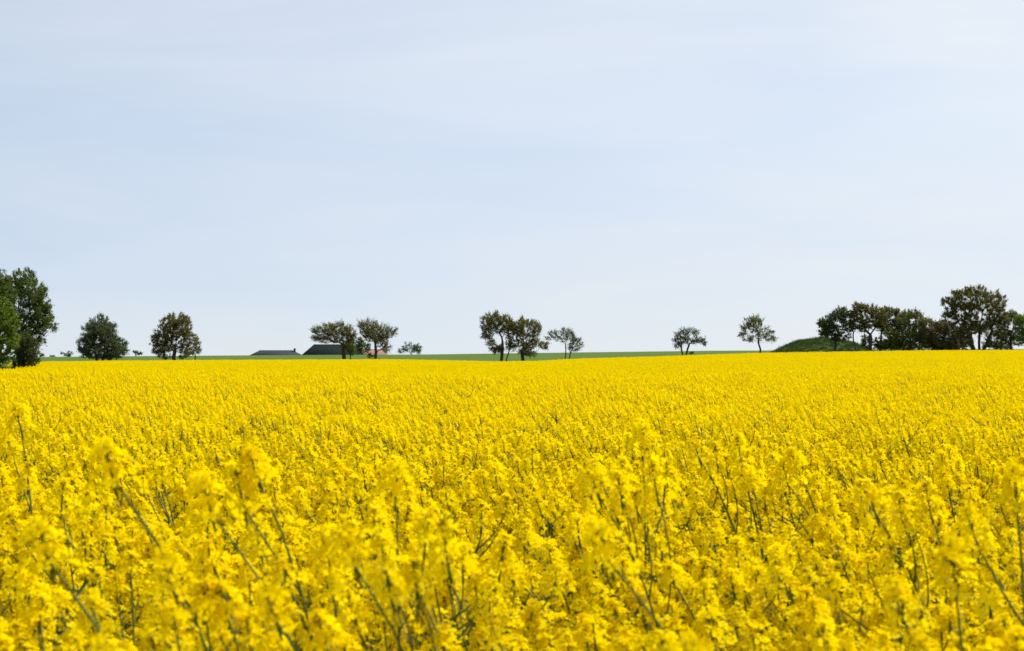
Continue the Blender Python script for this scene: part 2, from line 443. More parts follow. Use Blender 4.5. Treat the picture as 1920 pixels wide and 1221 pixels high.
HEADS1 = [head(rng, 1, b) for b in (0.95, 1.05, 1.0, 1.15, 1.1, 0.9)]
def joined(rng, lod, **kw):
    """a whole plant in one mesh for the crop that stands beyond the individuals; slots: petal, bud, stem, leaf"""
    lines, heads, pods = plant_plan(rng, **kw)
    mb = MB(); s = stem_mb(rng, lines, pods, lod); s.m = [2] * len(s.m); mb.merge(s)
    s = foliage_mb(rng, lines[0][0], lod); s.m = [3] * len(s.m); mb.merge(s)
    for p, d in heads:
        d = (d * .6 + Vector((rng.uniform(-.2, .2), rng.uniform(-.2, .2), .5))).normalized()
        mb.merge(rng.choice(HEADS0 if lod == 0 else HEADS1), align(p - d * .03, d, rng.uniform(0, 6.28), rng.uniform(.95, 1.22) if lod == 0 else rng.uniform(.9, 1.12)))
    return mb
PM = HM + [M_rleaf]
CROP_MESHES = [joined(rng, 0).mesh('crop_plant', PM) for i in range(6)] + [joined(rng, 1).mesh('crop_plant', PM) for i in range(8)]
def far_clump(rng):
    """1.3 m patch of crop seen from beyond 40 m: same heights and leans, fewer petals per head"""
    mb = MB()
    for j in range(14):
        bx, by = rng.uniform(-.72, .72), rng.uniform(-.72, .72); ls = rng.uniform(.9, 1.06)
        lines, heads, pods = plant_plan(rng)
        for ln, r0, r1 in lines[:6]:
            ll = ln[2::3] if len(ln) > 6 else ln[::2]
            mb.tube([Vector((p.x + bx, p.y + by, p.z * ls)) for p in ll], [r0 * .9] * len(ll), 3, 2)
        for p, d in heads:
            c = Vector((p.x + bx, p.y + by, p.z * ls)); tint = rng.random()
            for i in range(8):
                a = i * GA + rng.random(); h = (i + .5) / 8
                el = math.radians(-10 + 60 * h); n = Vector((math.cos(a) * math.cos(el), math.sin(a) * math.cos(el), math.sin(el)))
                q = c + n * (.027) + Vector((0, 0, .05 * h - .03)); u, v, _ = frame((n + Vector((rng.uniform(-.5, .5), rng.uniform(-.5, .5), -.1))).normalized())
                s = rng.uniform(.012, .017)
                mb.add([tuple(q - u * s), tuple(q - v * s), tuple(q + u * s), tuple(q + v * s)], [(0, 1, 2, 3)], 0, tint * .5 + rng.random() * .5)
    return mb
CLUMPS = [far_clump(rng).mesh('crop_patch', PM) for i in range(7)]

# prototypes for the individually standing plants in front
def make_plant(rng, big=1.0, **kw):
    lines, heads, pods = plant_plan(rng, **kw)
    root = bpy.data.objects.new('rapeseed_plant', None); root.empty_display_size = .1
    kids = []
    def kid(name, me, mtx=None):
        o = bpy.data.objects.new(name, me); o.parent = root
        if mtx is not None: o.matrix_local = mtx
        kids.append(o)
    kid('stem', stem_mb(rng, lines, pods, 0).mesh('stem', [M_stem], True))
    kid('foliage', foliage_mb(rng, lines[0][0], 0).mesh('foliage', [M_rleaf], True))
    for i, (p, d) in enumerate(heads):
        d = (d * .6 + Vector((rng.uniform(-.2, .2), rng.uniform(-.2, .2), .5))).normalized()
        kid('flower_head', rng.choice(HEAD_ME), align(p - d * .03, d, rng.uniform(0, 6.28), rng.uniform(1.02, 1.3) * big * (1.12 if i == 0 else 1)))
    return root, kids, heads[0][0]
PROTO = [make_plant(rng) for i in range(12)]
TALL = [make_plant(rng, lean=ln, nheads=nh, height=1.3, wide=.42, big=1.15) for ln, nh in ((0.0, 4), (0.05, 3), (0.28, 4), (0.38, 4), (0.22, 5), (0.12, 3))]
first_use = set()
def stand_plant(proto, loc, rz, sc, label, group='rapeseed plants at the front of the field'):
    root, kids, _ = proto
    if id(root) in first_use:
        r = root.copy(); ks = []
        for k in kids:
            c = k.copy(); c.parent = r; c.matrix_parent_inverse = k.matrix_parent_inverse.copy(); ks.append(c)
    else:
        first_use.add(id(root)); r, ks = root, kids
    r.location = loc; r.rotation_euler = (0, 0, rz); r.scale = sc
    COL.objects.link(r)
    for k in ks: COL.objects.link(k)
    tag(r, label, 'plant', group)
    return r

# plants that stand out above the rest: head pixel, distance, prototype
special = [
    (1205, 838, 4.6, 0, 'tall upright rapeseed plant rising alone above the crop with long bare stem'),
    (38, 800, 5.0, 1, 'tall rapeseed plant at the far left edge whose head stands above its neighbours'),
    (212, 898, 2.9, 3, 'rapeseed plant with one round blurred head on a long slanting stem, left side'),
    (480, 890, 3.2, 4, 'rapeseed plant with wide blurred head bent left on two thick stems, left of centre'),
    (395, 960, 2.9, 3, 'rapeseed plant with drooping head and pale slanting stem, below the wide bent one'),
    (742, 925, 3.4, 0, 'rapeseed plant with blocky upright head on a straight dark vertical stem near the centre'),
    (1393, 893, 5.0, 5, 'rapeseed plant with small head hooked over sideways on a bent thin stem'),
    (1310, 858, 5.4, 2, 'rapeseed plant with slender stem slanting left, just behind the hooked head'),
    (1490, 870, 5.0, 4, 'rapeseed plant with loose head above a thick dark stem, right of the hooked head'),
    (1905, 935, 3.2, 1, 'rapeseed plant with large blurred head cut by the right edge of the photo'),
    (1120, 925, 3.9, 2, 'rapeseed plant with loose yellow head and forked leaning stem below the tall upright one'),
    (1790, 1085, 2.5, 1, 'rapeseed plant with broad blurred head in the lower right corner'),
    (1140, 1050, 2.7, 3, 'rapeseed plant with drooping head on a curved stem at the bottom, right of centre'),
    (665, 1060, 2.6, 2, 'rapeseed plant with flat blurred head and curved dark stem, bottom left of centre'),
    (90, 1050, 2.6, 3, 'rapeseed plant with nodding head and thick slanting stem in the lower left corner'),
    (1640, 960, 3.9, 2, 'rapeseed plant with domed head and slanting stem, front right of the field'),
]
taken = []
for px, py, d, k, lab in special:
    h = at(px, py, d); off = TALL[k][2]
    bz = g1(h.x - off.x, h.y); s = (h.z - bz) / off.z
    base = Vector((h.x - off.x * 1.0, h.y - off.y, bz))
    stand_plant(TALL[k], base, 0.0, (1.0, 1.0, s), lab)
    taken.append((base.x, base.y))

# field of jittered plant positions
def jitter(x0, x1, y0, y1, step):
    xs = np.arange(x0, x1, step); ys = np.arange(y0, y1, step)
    X, Y = np.meshgrid(xs, ys); X = X + (RS.rand(*X.shape) - .5) * step * 1.2; Y = Y + (RS.rand(*Y.shape) - .5) * step * 1.2
    return X.ravel(), Y.ravel()
def in_field(x, y):
    """inside the crop: up to the far edge, right of the hedge line, clear of the photographer"""
    left = np.interp(y, [0, 45, 62, 70, 133, 170, 240], [-60, -30, -22.4, -24.2, -43.2, -58, -85])
    far = EDGE + 0.9 * np.sin(x * 0.21) + 0.6 * np.sin(x * 0.53 + 1)
    return (y < far) & (x > left) & (x * x + (y + .1) ** 2 > 1.0)
NEAR_END = 42.0
x, y = jitter(-24, 24, -2.5, NEAR_END, 0.272)
k = in_field(x, y) & (np.abs(x) < 0.42 * np.maximum(y, 0) + 3.0)
x, y = x[k], y[k]
tk = np.array(taken)
k = ((x[:, None] - tk[None, :, 0]) ** 2 + (y[:, None] - tk[None, :, 1]) ** 2).min(1) > 0.08 ** 2
x, y = x[k], y[k]
vis = (np.abs(x) < 0.37 * y + 0.22) & (y > 2.1)
order = np.argsort(np.where(vis, y, 1e9))[:300 - len(special)]
mine = np.zeros(len(x), bool); mine[order] = True
LBL = 'leafy rapeseed plant in yellow bloom leaning left among the nearest plants of the field'
for i in order:
    hs = 1 + RS.randn() * 0.055
    stand_plant(PROTO[RS.randint(len(PROTO))], (x[i], y[i], g1(x[i], y[i])), RS.uniform(-.75, .75), (1, 1, float(np.clip(hs, .86, 1.13))), LBL)
x, y = x[~mine], y[~mine]
n = len(x)
P = [np.stack([x, y, gnd(x, y)], 1)]
I = [np.where(y < 12, RS.randint(0, 6, n), RS.randint(6, 14, n))]
R = [np.stack([RS.randn(n) * .04, RS.randn(n) * .04 - .03, RS.uniform(-.8, .8, n)], 1)]
hs = np.clip(1 + RS.randn(n) * .06, .84, 1.2); Z = [np.stack([np.ones(n), np.ones(n), hs], 1)]
x, y = jitter(-110, 110, NEAR_END, EDGE + 3, 1.05)
k = in_field(x, y) & (np.abs(x) < 0.44 * y + 4)
x, y = x[k], y[k]; n = len(x)
P.append(np.stack([x, y, gnd(x, y)], 1)); I.append(RS.randint(14, 14 + len(CLUMPS), n))
R.append(np.stack([np.zeros(n), np.zeros(n), RS.uniform(-.5, .5, n) + math.pi * 0], 1))
Z.append(np.stack([RS.uniform(.95, 1.1, n), RS.uniform(.95, 1.1, n), np.clip(1 + RS.randn(n) * .03, .92, 1.1)], 1))
print('crop instances', sum(len(a) for a in P))
stuff('rapeseed_crop', np.concatenate(P), np.concatenate(I), np.concatenate(R), np.concatenate(Z), CROP_MESHES + CLUMPS,
      'dense yellow flowering rapeseed crop filling the field beyond the front plants', 'crop')

# ------------------------------------------------------------------ grass strips
def tuft(rng, n, h, spread):
    mb = MB()
    for i in range(n):
        a = rng.uniform(0, 6.28); r = spread * math.sqrt(rng.random()); b = Vector((r * math.cos(a), r * math.sin(a), -.03))
        d = Vector((rng.uniform(-.5, .3), rng.uniform(-.4, .4), 1)).normalized(); hh = h * rng.uniform(.5, 1.1); w = rng.uniform(.008, .02)
        s = Vector((math.cos(a + 1), math.sin(a + 1), 0)) * w
        m_ = b + d * hh * .55; tp = b + d * hh + Vector((-.12 * hh, 0, 0))
        mb.add([tuple(b - s), tuple(b + s), tuple(m_ + s * .8), tuple(m_ - s * .8), tuple(tp)], [(0, 1, 2, 3), (3, 2, 4)], 0, rng.random())
    return mb
TUFTS = [tuft(rng, 40, h, .5).mesh('grass_tuft', [M_grass]) for h in (.55, .7, .9, .6)]
pts = []
for i in range(2600):
    xx = RS.uniform(-100, 100); yy = EDGE + RS.uniform(1.2, 6.5); pts.append((xx, yy))
for i in range(900):
    yy = RS.uniform(58, 140); ed = float(np.interp(yy, [45, 62, 70, 133, 170], [-30, -22.4, -24.2, -43.2, -58])); pts.append((ed - RS.uniform(-.3, 4.0), yy))
pts = np.array(pts); n = len(pts)
stuff('verge_grass', np.stack([pts[:, 0], pts[:, 1], gnd(pts[:, 0], pts[:, 1])], 1), RS.randint(0, 4, n), np.stack([np.zeros(n), np.zeros(n), RS.uniform(-1, 1, n)], 1),
      np.repeat(RS.uniform(.7, 1.5, n)[:, None], 3, 1), TUFTS, 'rough green grass growing along the edge of the yellow field', 'grass')
pts = []
while len(pts) < 1500:
    a = RS.uniform(0, 6.28); r = math.sqrt(RS.rand()) * .98; dx, dy = r * 10.2 * math.cos(a), r * 12 * math.sin(a)
    if dy < 6: pts.append((HC.x + dx, HC.y + dy, g1(HC.x + dx, HC.y + dy) + hill_z(dx, dy)))
n = len(pts)
M_hgrass = leaf_mat('hill_grass_blade', (0.04, 0.075, 0.014), (0.085, 0.125, 0.028), trans=0.25, scale=0.15)
HT = [tuft(rng, 40, h, .45).mesh('grass_tuft', [M_hgrass]) for h in (.4, .6, .45)]
stuff('hill_grass', np.array(pts), RS.randint(0, 3, n), np.stack([np.zeros(n), np.zeros(n), RS.uniform(-3, 3, n)], 1),
      np.repeat(RS.uniform(.7, 1.3, n)[:, None], 3, 1), HT, 'short dark grass covering the low round hill', 'grass')

# ------------------------------------------------------------------ trees
_lm = {}
def lm(name, ca, cb, trans=0.40):
    if name not in _lm: _lm[name] = leaf_mat(name + '_leaf', ca, cb, trans=trans, scale=0.8, use_rand=0.0, tcol=1.3)
    return _lm[name]
KIND = {
    'bright': ((0.070, 0.130, 0.006), (0.16, 0.23, 0.012)),
    'green': ((0.050, 0.088, 0.009), (0.120, 0.165, 0.018)),
    'dark': ((0.042, 0.062, 0.014), (0.088, 0.112, 0.026)),
    'grey': ((0.056, 0.082, 0.036), (0.118, 0.148, 0.064)),
    'brown': ((0.075, 0.085, 0.017), (0.165, 0.145, 0.027)),
    'olive': ((0.070, 0.095, 0.014), (0.150, 0.165, 0.024)),
    'tan': ((0.100, 0.092, 0.032), (0.175, 0.145, 0.055)),
}
def tree(name, label, d, base_px, blobs, kind='green', trunk=8.0, fork=None, stems=None, dens=1.0, leaf=1.75, gap=0.5,
         wind=(0, 0), spike=0.6, cat='tree', group=None, bark=None, seed=1, clump=1.0, depth=1.0):
    """blobs: crown lobes (column, row, half width, half height) as measured, turned into metres at distance d.
    Branches are grown to points inside the lobes by shortest joins; leaves hang in clumps around the branch ends."""
    r = np.random.RandomState(seed); pr = random.Random(seed)
    sc = d / F
    bx = px2x(base_px, d); bz = g1(bx, d); org = Vector((bx, d, bz))
    root = empty(name, org); tag(root, label, cat, group)
    def loc(px, py, dy=0.0):
        p = at(px, py, d) - org; p.y = dy; return p
    B = [(loc(b[0], b[1]), b[2] * sc, b[3] * sc) for b in blobs]
    area = sum(math.pi * b[2] * b[3] for b in blobs) * 0.62
    span = max(b[0] + b[2] for b in blobs) - min(b[0] - b[2] for b in blobs)
    crown_cx = sum(b[0].x * b[1] * b[2] for b in B) / sum(b[1] * b[2] for b in B)
    nt_ = int(np.clip(area / 7.5 / clump, 26, 620))
    tips = []; w = np.array([b[1] * b[2] for b in B]); w /= w.sum()
    half = span * sc * 0.5 * depth
    while len(tips) < nt_:
        c, rx, rz = B[r.choice(len(B), p=w)]
        v = r.randn(3); v /= np.linalg.norm(v); v *= r.rand() ** (1 / 2.5) * .97
        x_, z_ = c.x + v[0] * rx, c.z + v[2] * rz
        k = max(0.25, 1 - ((x_ - crown_cx) / max(half * 1.15, .1)) ** 2) ** .5
        tips.append((x_, v[1] * max(rx, half * .7) * k, max(z_, .25)))
    tips = np.array(tips)
    # trunk(s)
    fpx, fpy = fork if fork else (base_px, max(b[1] for b in blobs))
    nodes = []; parent = []; plen = []
    starts = stems if stems else [((base_px, None), (fpx, fpy))]
    for (s0, s1) in starts:
        p0 = Vector((px2x(s0[0], d) - bx, r.uniform(-.3, .3) if stems else 0, -.15)); p1 = loc(s1[0], s1[1], p0.y * 2)
        for i in range(5):
            t_ = i / 4; p_ = p0.lerp(p1, t_) + Vector((r.randn() * .018, r.randn() * .018, 0)) * (p1 - p0).length * (0 < i < 4)
            parent.append(-1 if i == 0 else len(nodes) - 1); nodes.append(np.array(p_)); plen.append((p1 - p0).length * t_)
    n_tr = len(nodes)
    tops = [4 + 5 * i for i in range(len(starts))]
    dist = np.min([np.linalg.norm(tips - nodes[t_], axis=1) for t_ in tops], axis=0)
    tipnode = []
    for i in np.argsort(dist):
        p_ = tips[i]; A = np.array(nodes); dv = np.linalg.norm(A - p_, axis=1)
        cost = dv + 0.38 * np.array(plen) + 1.2 * np.maximum(0, A[:, 2] - p_[2])
        for s_ in range(len(starts)): cost[5 * s_:5 * s_ + 3] += 3 * dv[5 * s_:5 * s_ + 3]
        j = int(np.argmin(cost)); a = nodes[j]; ln = dv[j]
        mid = (a + p_) / 2 + r.randn(3) * .09 * ln + np.array([0, 0, -.06 * ln])
        parent.append(j); nodes.append(mid); plen.append(plen[j] + ln * .5)
        parent.append(len(nodes) - 1); nodes.append(p_); plen.append(plen[j] + ln); tipnode.append(len(nodes) - 1)
    cnt = np.zeros(len(nodes)); cnt[tipnode] = 1
    for i in range(len(nodes) - 1, -1, -1):
        if parent[i] >= 0: cnt[parent[i]] += cnt[i]
    r0 = trunk * sc * .5 / math.sqrt(len(starts))
    rad = np.maximum(r0 * (cnt / max(cnt.max(), 1)) ** .72, 0.010 + 0.003 * sc / .09)
    tb, bb = MB(), MB()
    for s_ in range(len(starts)):
        ii = list(range(5 * s_, 5 * s_ + 5)); rr = [rad[i] for i in ii]; rr[0] = max(rr) * 1.25
        tb.tube([nodes[i] for i in ii], rr, 8)
    kids = {}
    for i, p_ in enumerate(parent):
        if p_ >= 0 and i >= n_tr: kids.setdefault(p_, []).append(i)
    def walk(i):
        for c in kids.get(i, []):
            chain = [i, c]; k = c
            while kids.get(k):
                b_ = max(kids[k], key=lambda q_: cnt[q_]); 
                for o_ in kids[k]:
                    if o_ != b_: stack.append((k, o_))
                chain.append(b_); k = b_
            bb.tube([nodes[q_] for q_ in chain], [min(rad[q_], rad[chain[1]]) for q_ in chain], 4 if rad[c] < .06 else 6)
    stack = []
    def chain_from(i, c):
        chain = [i, c]; k = c
        while kids.get(k):
            b_ = max(kids[k], key=lambda q_: cnt[q_])
            for o_ in kids[k]:
                if o_ != b_: stack.append((k, o_))
            chain.append(b_); k = b_
        bb.tube([nodes[q_] for q_ in chain], [min(rad[q_], rad[chain[1]]) for q_ in chain], 4 if rad[c] < .06 else 6)
    for i in range(n_tr):
        for c in kids.get(i, []): stack.append((i, c))
    while stack: chain_from(*stack.pop())
    # leaves
    nl = int(area * 5.6 * dens * (2.2 / leaf) ** 2); per = max(4, int(nl / len(tips)))
    cen = tips.mean(0); ls = leaf * sc
    sig = gap * math.sqrt(area / len(tips)) * sc * 1.75
    wv = np.array([wind[0], 0, wind[1]]); nT = len(tips)
    od = tips - cen; od /= np.linalg.norm(od, axis=1)[:, None] + 1e-6
    dv = od[:, None, :] * .7 + np.array([0, 0, .55]) + wv + r.randn(nT, 3, 3) * .45
    dv /= np.linalg.norm(dv, axis=2)[:, :, None]
    ln = spike * r.uniform(.5, 1.6, (nT, 3)) * sig * 2.6
    for i in range(nT):
        for s_ in range(3):
            e = tips[i] + dv[i, s_] * ln[i, s_]
            bb.tube([tips[i], tips[i] + dv[i, s_] * ln[i, s_] * .5 + r.randn(3) * .03, e], [.006 + .05 * sc, .005 + .04 * sc, .003 + .02 * sc], 3)
    ti = np.repeat(np.arange(nT), per); M = len(ti); k3 = r.randint(0, 3, M)
    along = tips[ti] + dv[ti, k3] * (ln[ti, k3] * r.rand(M))[:, None] + r.randn(M, 3) * sig * .26
    round_ = tips[ti] + r.randn(M, 3) * sig * np.array([.9, .9, .65])
    q_ = np.where((r.rand(M) < .68)[:, None], along, round_)
    low = q_[:, 2] < .05; q_[low, 2] = .05 + r.rand(low.sum()) * .3
    nn = r.randn(M, 3) + np.array([0, 0, .5]); nn /= np.linalg.norm(nn, axis=1)[:, None]
    a = np.cross(nn, r.randn(M, 3)); a /= np.linalg.norm(a, axis=1)[:, None] + 1e-9; b_ = np.cross(nn, a)
    s1 = ls * r.uniform(.55, 1.15, M)[:, None]; s2 = s1 * r.uniform(.5, .8, M)[:, None]
    V = np.stack([q_ - a * s1 * .5, q_ + b_ * s2 * .5, q_ + a * s1 * .5, q_ - b_ * s2 * .5], 1).reshape(-1, 3)
    cb = MB(); cb.v = V; cb.f = np.arange(M * 4).reshape(-1, 4); cb.m = np.zeros(M, np.int32)
    cb.t = (r.rand(nT) * .55)[ti] + r.rand(M) * .45
    bk = bark or M_bark
    tb.build('trunk', [bk], root, True); bb.build('branches', [bk], root, True)
    cb.build('crown', [lm(kind, *KIND[kind])], root)
    return root

G_EDGE = 'trees along the far edge of the yellow field'
G_RIGHT = 'trees of the grove beside the low hill'
G_LEFT = 'trees and shrubs of the hedge on the left'
G_FAR = 'bushes on the skyline of the green field'
# hedge on the left
tree('broadleaf_tree', 'tall dark green broadleaf tree with ragged crown standing at the right of the left hedge', 100, 38,
     [(47,528,20,26),(60,552,27,28),(75,570,18,26),(85,603,17,18),(50,588,34,34),(58,622,34,22),(28,540,22,28),(80,588,15,22),(40,640,25,20),(92,612,11,12),(72,640,10,10)],
     'green', 14, (40, 640), leaf=2.8, dens=1.1, gap=.55, group=G_LEFT, seed=21)
tree('broadleaf_tree', 'tall mid green tree cut by the left edge of the photo with pointed top', 84, -8,
     [(4,533,16,26),(14,556,17,24),(-20,550,34,44),(-10,590,40,40)], 'green', 14, (-8, 640), leaf=3.0, dens=1.1, gap=.55, group=G_LEFT, seed=22)
tree('leafy_tree', 'bright yellow green leafy tree at the left edge, lowest in front of the darker trees', 69, -4,
     [(8,585,20,26),(18,608,20,26),(10,640,20,34),(-22,610,34,60),(0,672,20,22),(22,635,14,24)], 'bright', 12, (-4, 660), leaf=3.4, dens=1.2, gap=.55, group=G_LEFT, seed=23)
tree('dark_shrub', 'dark dense shrub under the tall ragged tree of the left hedge', 90, 45,
     [(45,650,20,26),(58,655,14,22),(38,678,20,16),(60,675,12,12)], 'dark', 6, (45, 675), leaf=3.4, dens=1.5, gap=.6, cat='shrub', group=G_LEFT, seed=24)
tree('sapling', 'thin grey twiggy sapling at the right foot of the left hedge', 118, 66,
     [(68,650,6,10),(72,648,5,6),(64,660,7,7)], 'grey', 2.0, (67, 668), leaf=2.0, dens=.35, spike=1.6, cat='tree', bark=M_bark_grey, group=G_LEFT, seed=25)
# far bushes on the skyline
tree('bush', 'tiny dark bush on the skyline just right of the left hedge', 424, 79, [(79,666,5,4)], 'dark', 1, (79, 669), leaf=1.6, dens=1.3, cat='bush', group=G_FAR, seed=31)
tree('bush', 'very low flat bush on the skyline, faintest of the far bushes on the left', 426, 98, [(98,668.5,7,2.2)], 'grey', 1, (98, 671), leaf=1.6, cat='bush', group=G_FAR, seed=32)
tree('bush', 'small twin domed bush on the skyline left of the dense round tree', 425, 125, [(119,664.5,6,4.5),(130,664,6,5)], 'grey', 1.2, (125, 669), leaf=1.6, cat='bush', group=G_FAR, seed=33)
tree('bush', 'small bush on the skyline between the dense round tree and the oak-like tree', 425, 255, [(253,660,5,5),(259,663,7,4)], 'grey', 1.2, (255, 667), leaf=1.6, cat='bush', group=G_FAR, seed=34)
tree('bush', 'umbrella shaped sparse bush on the skyline right of the farmhouse trees', 428, 772,
     [(765,650,12,7),(780,652,10,7),(755,658,9,5),(786,660,7,5),(772,657,10,5)], 'grey', 2, (770, 662), leaf=1.7, dens=.8, cat='bush', group=G_FAR, seed=35)
# along the far edge
E = 234.5
tree('round_tree', 'dense round grey green tree with foliage down to the ground, left of the oak-like tree', E, 190,
     [(187,613,21,22),(178,630,26,26),(204,628,22,22),(163,645,18,20),(216,645,22,20),(190,655,40,18),(228,655,14,12),(160,660,14,12),(190,667,36,7),(215,664,18,7)],
     'grey', 7, None, [((182,None),(178,640)),((192,None),(193,640)),((203,None),(212,645))], dens=1.35, gap=.55, group=G_EDGE, seed=41)
tree('oak_tree', 'oval oak-like tree with brownish green top and visible trunk', E, 328,
     [(330,601,22,16),(316,612,18,16),(345,612,16,20),(307,630,20,18),(330,625,26,20),(352,632,14,16),(293,640,13,13),(320,646,24,12),(300,653,15,11),(345,653,17,11),(300,662,18,6),(345,663,16,5)],
     'brown', 7, (328, 648), dens=1.0, gap=.5, group=G_EDGE, seed=42)
tree('shrub', 'thin upright shrub touching the right side of the oak-like tree', 246, 366,
     [(367,645,9,12),(362,658,14,8),(372,655,7,9)], 'olive', 2, (366, 664), dens=.8, cat='shrub', group=G_EDGE, seed=43)
tree('shrub', 'low shrub left of the trunk foot of the oak-like tree', E + 1, 310, [(310,669,14,5)], 'green', 1.5, (310, 673), dens=.7, cat='shrub', group=G_EDGE, seed=44)
tree('shrub', 'low shrub right of the trunk foot of the oak-like tree', E + 1, 343, [(343,669,9,5)], 'green', 1.5, (343, 673), dens=.7, cat='shrub', group=G_EDGE, seed=45)
tree('windswept_tree', 'flat topped windswept brown tree with twigs streaming left in front of the dark barn', E, 646,
     [(600,622,14,9),(615,618,20,11),(635,616,20,11),(650,622,14,15),(660,630,10,13),(610,635,18,9),(630,632,24,11),(595,635,10,7),(650,645,9,12)],
     'brown', 7.5, (644, 648), dens=.85, wind=(-.6, 0), spike=1.1, group=G_EDGE, seed=46)
tree('windswept_tree', 'spreading tree with upward twigs in front of the red roofed house', E, 703,
     [(680,612,11,9),(693,611,12,11),(710,620,16,15),(726,625,13,11),(736,622,7,8),(700,632,20,13),(715,640,15,12),(724,652,10,11),(688,624,13,9)],
     'brown', 5.5, (704, 650), dens=.8, spike=1.2, wind=(0, .3), group=G_EDGE, seed=47)
tree('shrub', 'small leafy shrub at the trunk foot of the tree before the red roofed house', E, 694, [(694,667,6,5)], 'green', 1, (694, 672), cat='shrub', group=G_EDGE, seed=48)
tree('bush', 'dark green bush between barn and windswept trunk', 300, 657, [(657,648,8,14),(659,658,9,8)], 'green', 2, (657, 662), leaf=1.9, dens=1.2, cat='bush', seed=49)
tree('bush', 'round leafy bush standing behind the two windswept trees beside the red roof', 440, 679, [(675,643,11,10),(682,652,15,11)], 'dark', 2, (679, 660), leaf=1.7, dens=1.2, cat='bush', seed=50)
tree('orchard_tree', 'left and taller of the two touching trees in the middle, thick forked trunk', E, 940,
     [(914,602,13,12),(928,596,14,11),(945,602,14,11),(956,610,11,13),(920,615,20,13),(942,616,17,13),(913,630,13,10),(922,645,12,10),(929,657,13,8),(956,640,9,14),(960,624,12,14),(938,652,10,7)],
     'brown', 8, (940, 652), stems=[((940,None),(942,640)),((944,None),(957,650))], dens=1.0, spike=.9, group=G_EDGE, seed=51)
tree('orchard_tree', 'right of the two touching middle trees, crown ending in a low branch', E, 980,
     [(978,605,10,11),(990,610,16,11),(1005,615,10,13),(970,620,14,15),(990,630,22,13),(975,645,20,11),(1000,645,18,9),(1020,648,11,7),(985,657,16,8),(960,650,12,9),(995,663,12,6)],
     'brown', 6.5, (980, 655), dens=.95, spike=.9, group=G_EDGE, seed=52)
tree('small_tree', 'small airy grey tree on two thin stems, right of the touching middle trees', E + 1, 1060,
     [(1040,628,11,8),(1060,624,12,8),(1072,632,12,9),(1080,642,13,9),(1055,637,13,7),(1075,652,12,7),(1029,634,7,5),(1088,648,7,7)],
     'grey', 3, None, [((1059,None),(1060,645)),((1061,None),(1074,652))], dens=.65, spike=.9, bark=M_bark, group=G_EDGE, seed=53)
tree('small_tree', 'small bushy tree with branches leaning right, alone between the middle trees and the hill', E + 1, 1282,
     [(1282,625,10,10),(1272,635,10,11),(1298,626,14,9),(1310,638,12,7),(1318,644,5,5),(1290,638,14,9),(1275,648,9,8)],
     'grey', 5, None, [((1281,None),(1277,650)),((1283,None),(1293,645))], dens=.8, spike=.8, group=G_EDGE, seed=54)
tree('shrub', 'tiny low shrub right of the foot of the lone bushy tree', E + 1, 1297, [(1297,662,5,2.5)], 'dark', 1, (1297, 665), cat='shrub', group=G_EDGE, seed=55)
tree('small_tree', 'slim fresh green tree with thin curved trunk just left of the low hill', E + 1, 1427,
     [(1405,602,8,8),(1415,600,10,8),(1423,603,8,9),(1400,615,12,9),(1415,615,14,11),(1393,627,8,6),(1405,634,12,7),(1435,622,8,8),(1443,622,7,8),(1440,634,10,7),(1449,635,6,6),(1424,630,9,8)],
     'olive', 3.4, (1422, 632), dens=.75, spike=.9, group=G_EDGE, seed=56)
# grove on the right
Q = 246
tree('grove_tree', 'leftmost tree of the grove, dark low crown overlapping the round hill', Q, 1566,
     [(1580,586,13,11),(1570,595,18,14),(1555,605,16,13),(1541,608,9,9),(1560,620,24,14),(1588,607,13,18),(1546,625,13,9),(1575,632,20,9)],
     'dark', 5, (1566, 640), dens=1.5, spike=.8, group=G_RIGHT, seed=61)
tree('leaning_tree', 'thin double stemmed tree leaning left between the first two grove trees', Q + 2, 1608,
     [(1598,592,11,12),(1602,608,10,11),(1596,620,9,8)], 'dark', 3.5, None, [((1607,None),(1600,628)),((1615,None),(1607,630))], dens=.9, group=G_RIGHT, seed=62)
tree('grove_tree', 'second large grove tree with straight dark trunk and airy brown crown', Q, 1632,
     [(1612,578,14,10),(1628,584,18,12),(1645,590,14,12),(1615,598,14,11),(1635,604,20,13),(1650,610,11,11),(1620,614,11,9),(1652,600,9,14),(1602,590,9,10)],
     'brown', 6.5, (1632, 628), dens=1.4, spike=.9, group=G_RIGHT, seed=63)
tree('grove_tree', 'slender grove tree with pale brown top right of the straight dark trunk', Q + 3, 1648,
     [(1660,584,13,9),(1675,586,12,9),(1668,600,18,13),(1680,612,12,13),(1658,614,12,9),(1672,622,16,10),(1688,596,11,12),(1655,598,10,12)], 'brown', 3.5, (1652, 628), dens=1.4, spike=.9, group=G_RIGHT, seed=64)
tree('bush', 'small dark bush behind the straight trunk of the second grove tree', Q + 5, 1630, [(1624,640,11,13),(1642,642,12,12),(1655,648,16,8)], 'dark', 2, (1630, 650), dens=1.3, cat='bush', group=G_RIGHT, seed=65)
tree('bush', 'wide olive yellow bush in the middle of the grove', Q, 1708,
     [(1708,592,13,11),(1695,605,15,13),(1720,600,14,11),(1735,608,11,13),(1710,620,24,15),(1690,635,26,15),(1725,635,20,15),(1668,645,18,10),(1705,650,44,7),(1672,628,14,12)],
     'olive', 6, None, [((1695,None),(1690,635)),((1708,None),(1708,630)),((1722,None),(1727,632))], dens=1.6, spike=.9, cat='bush', group=G_RIGHT, seed=66)
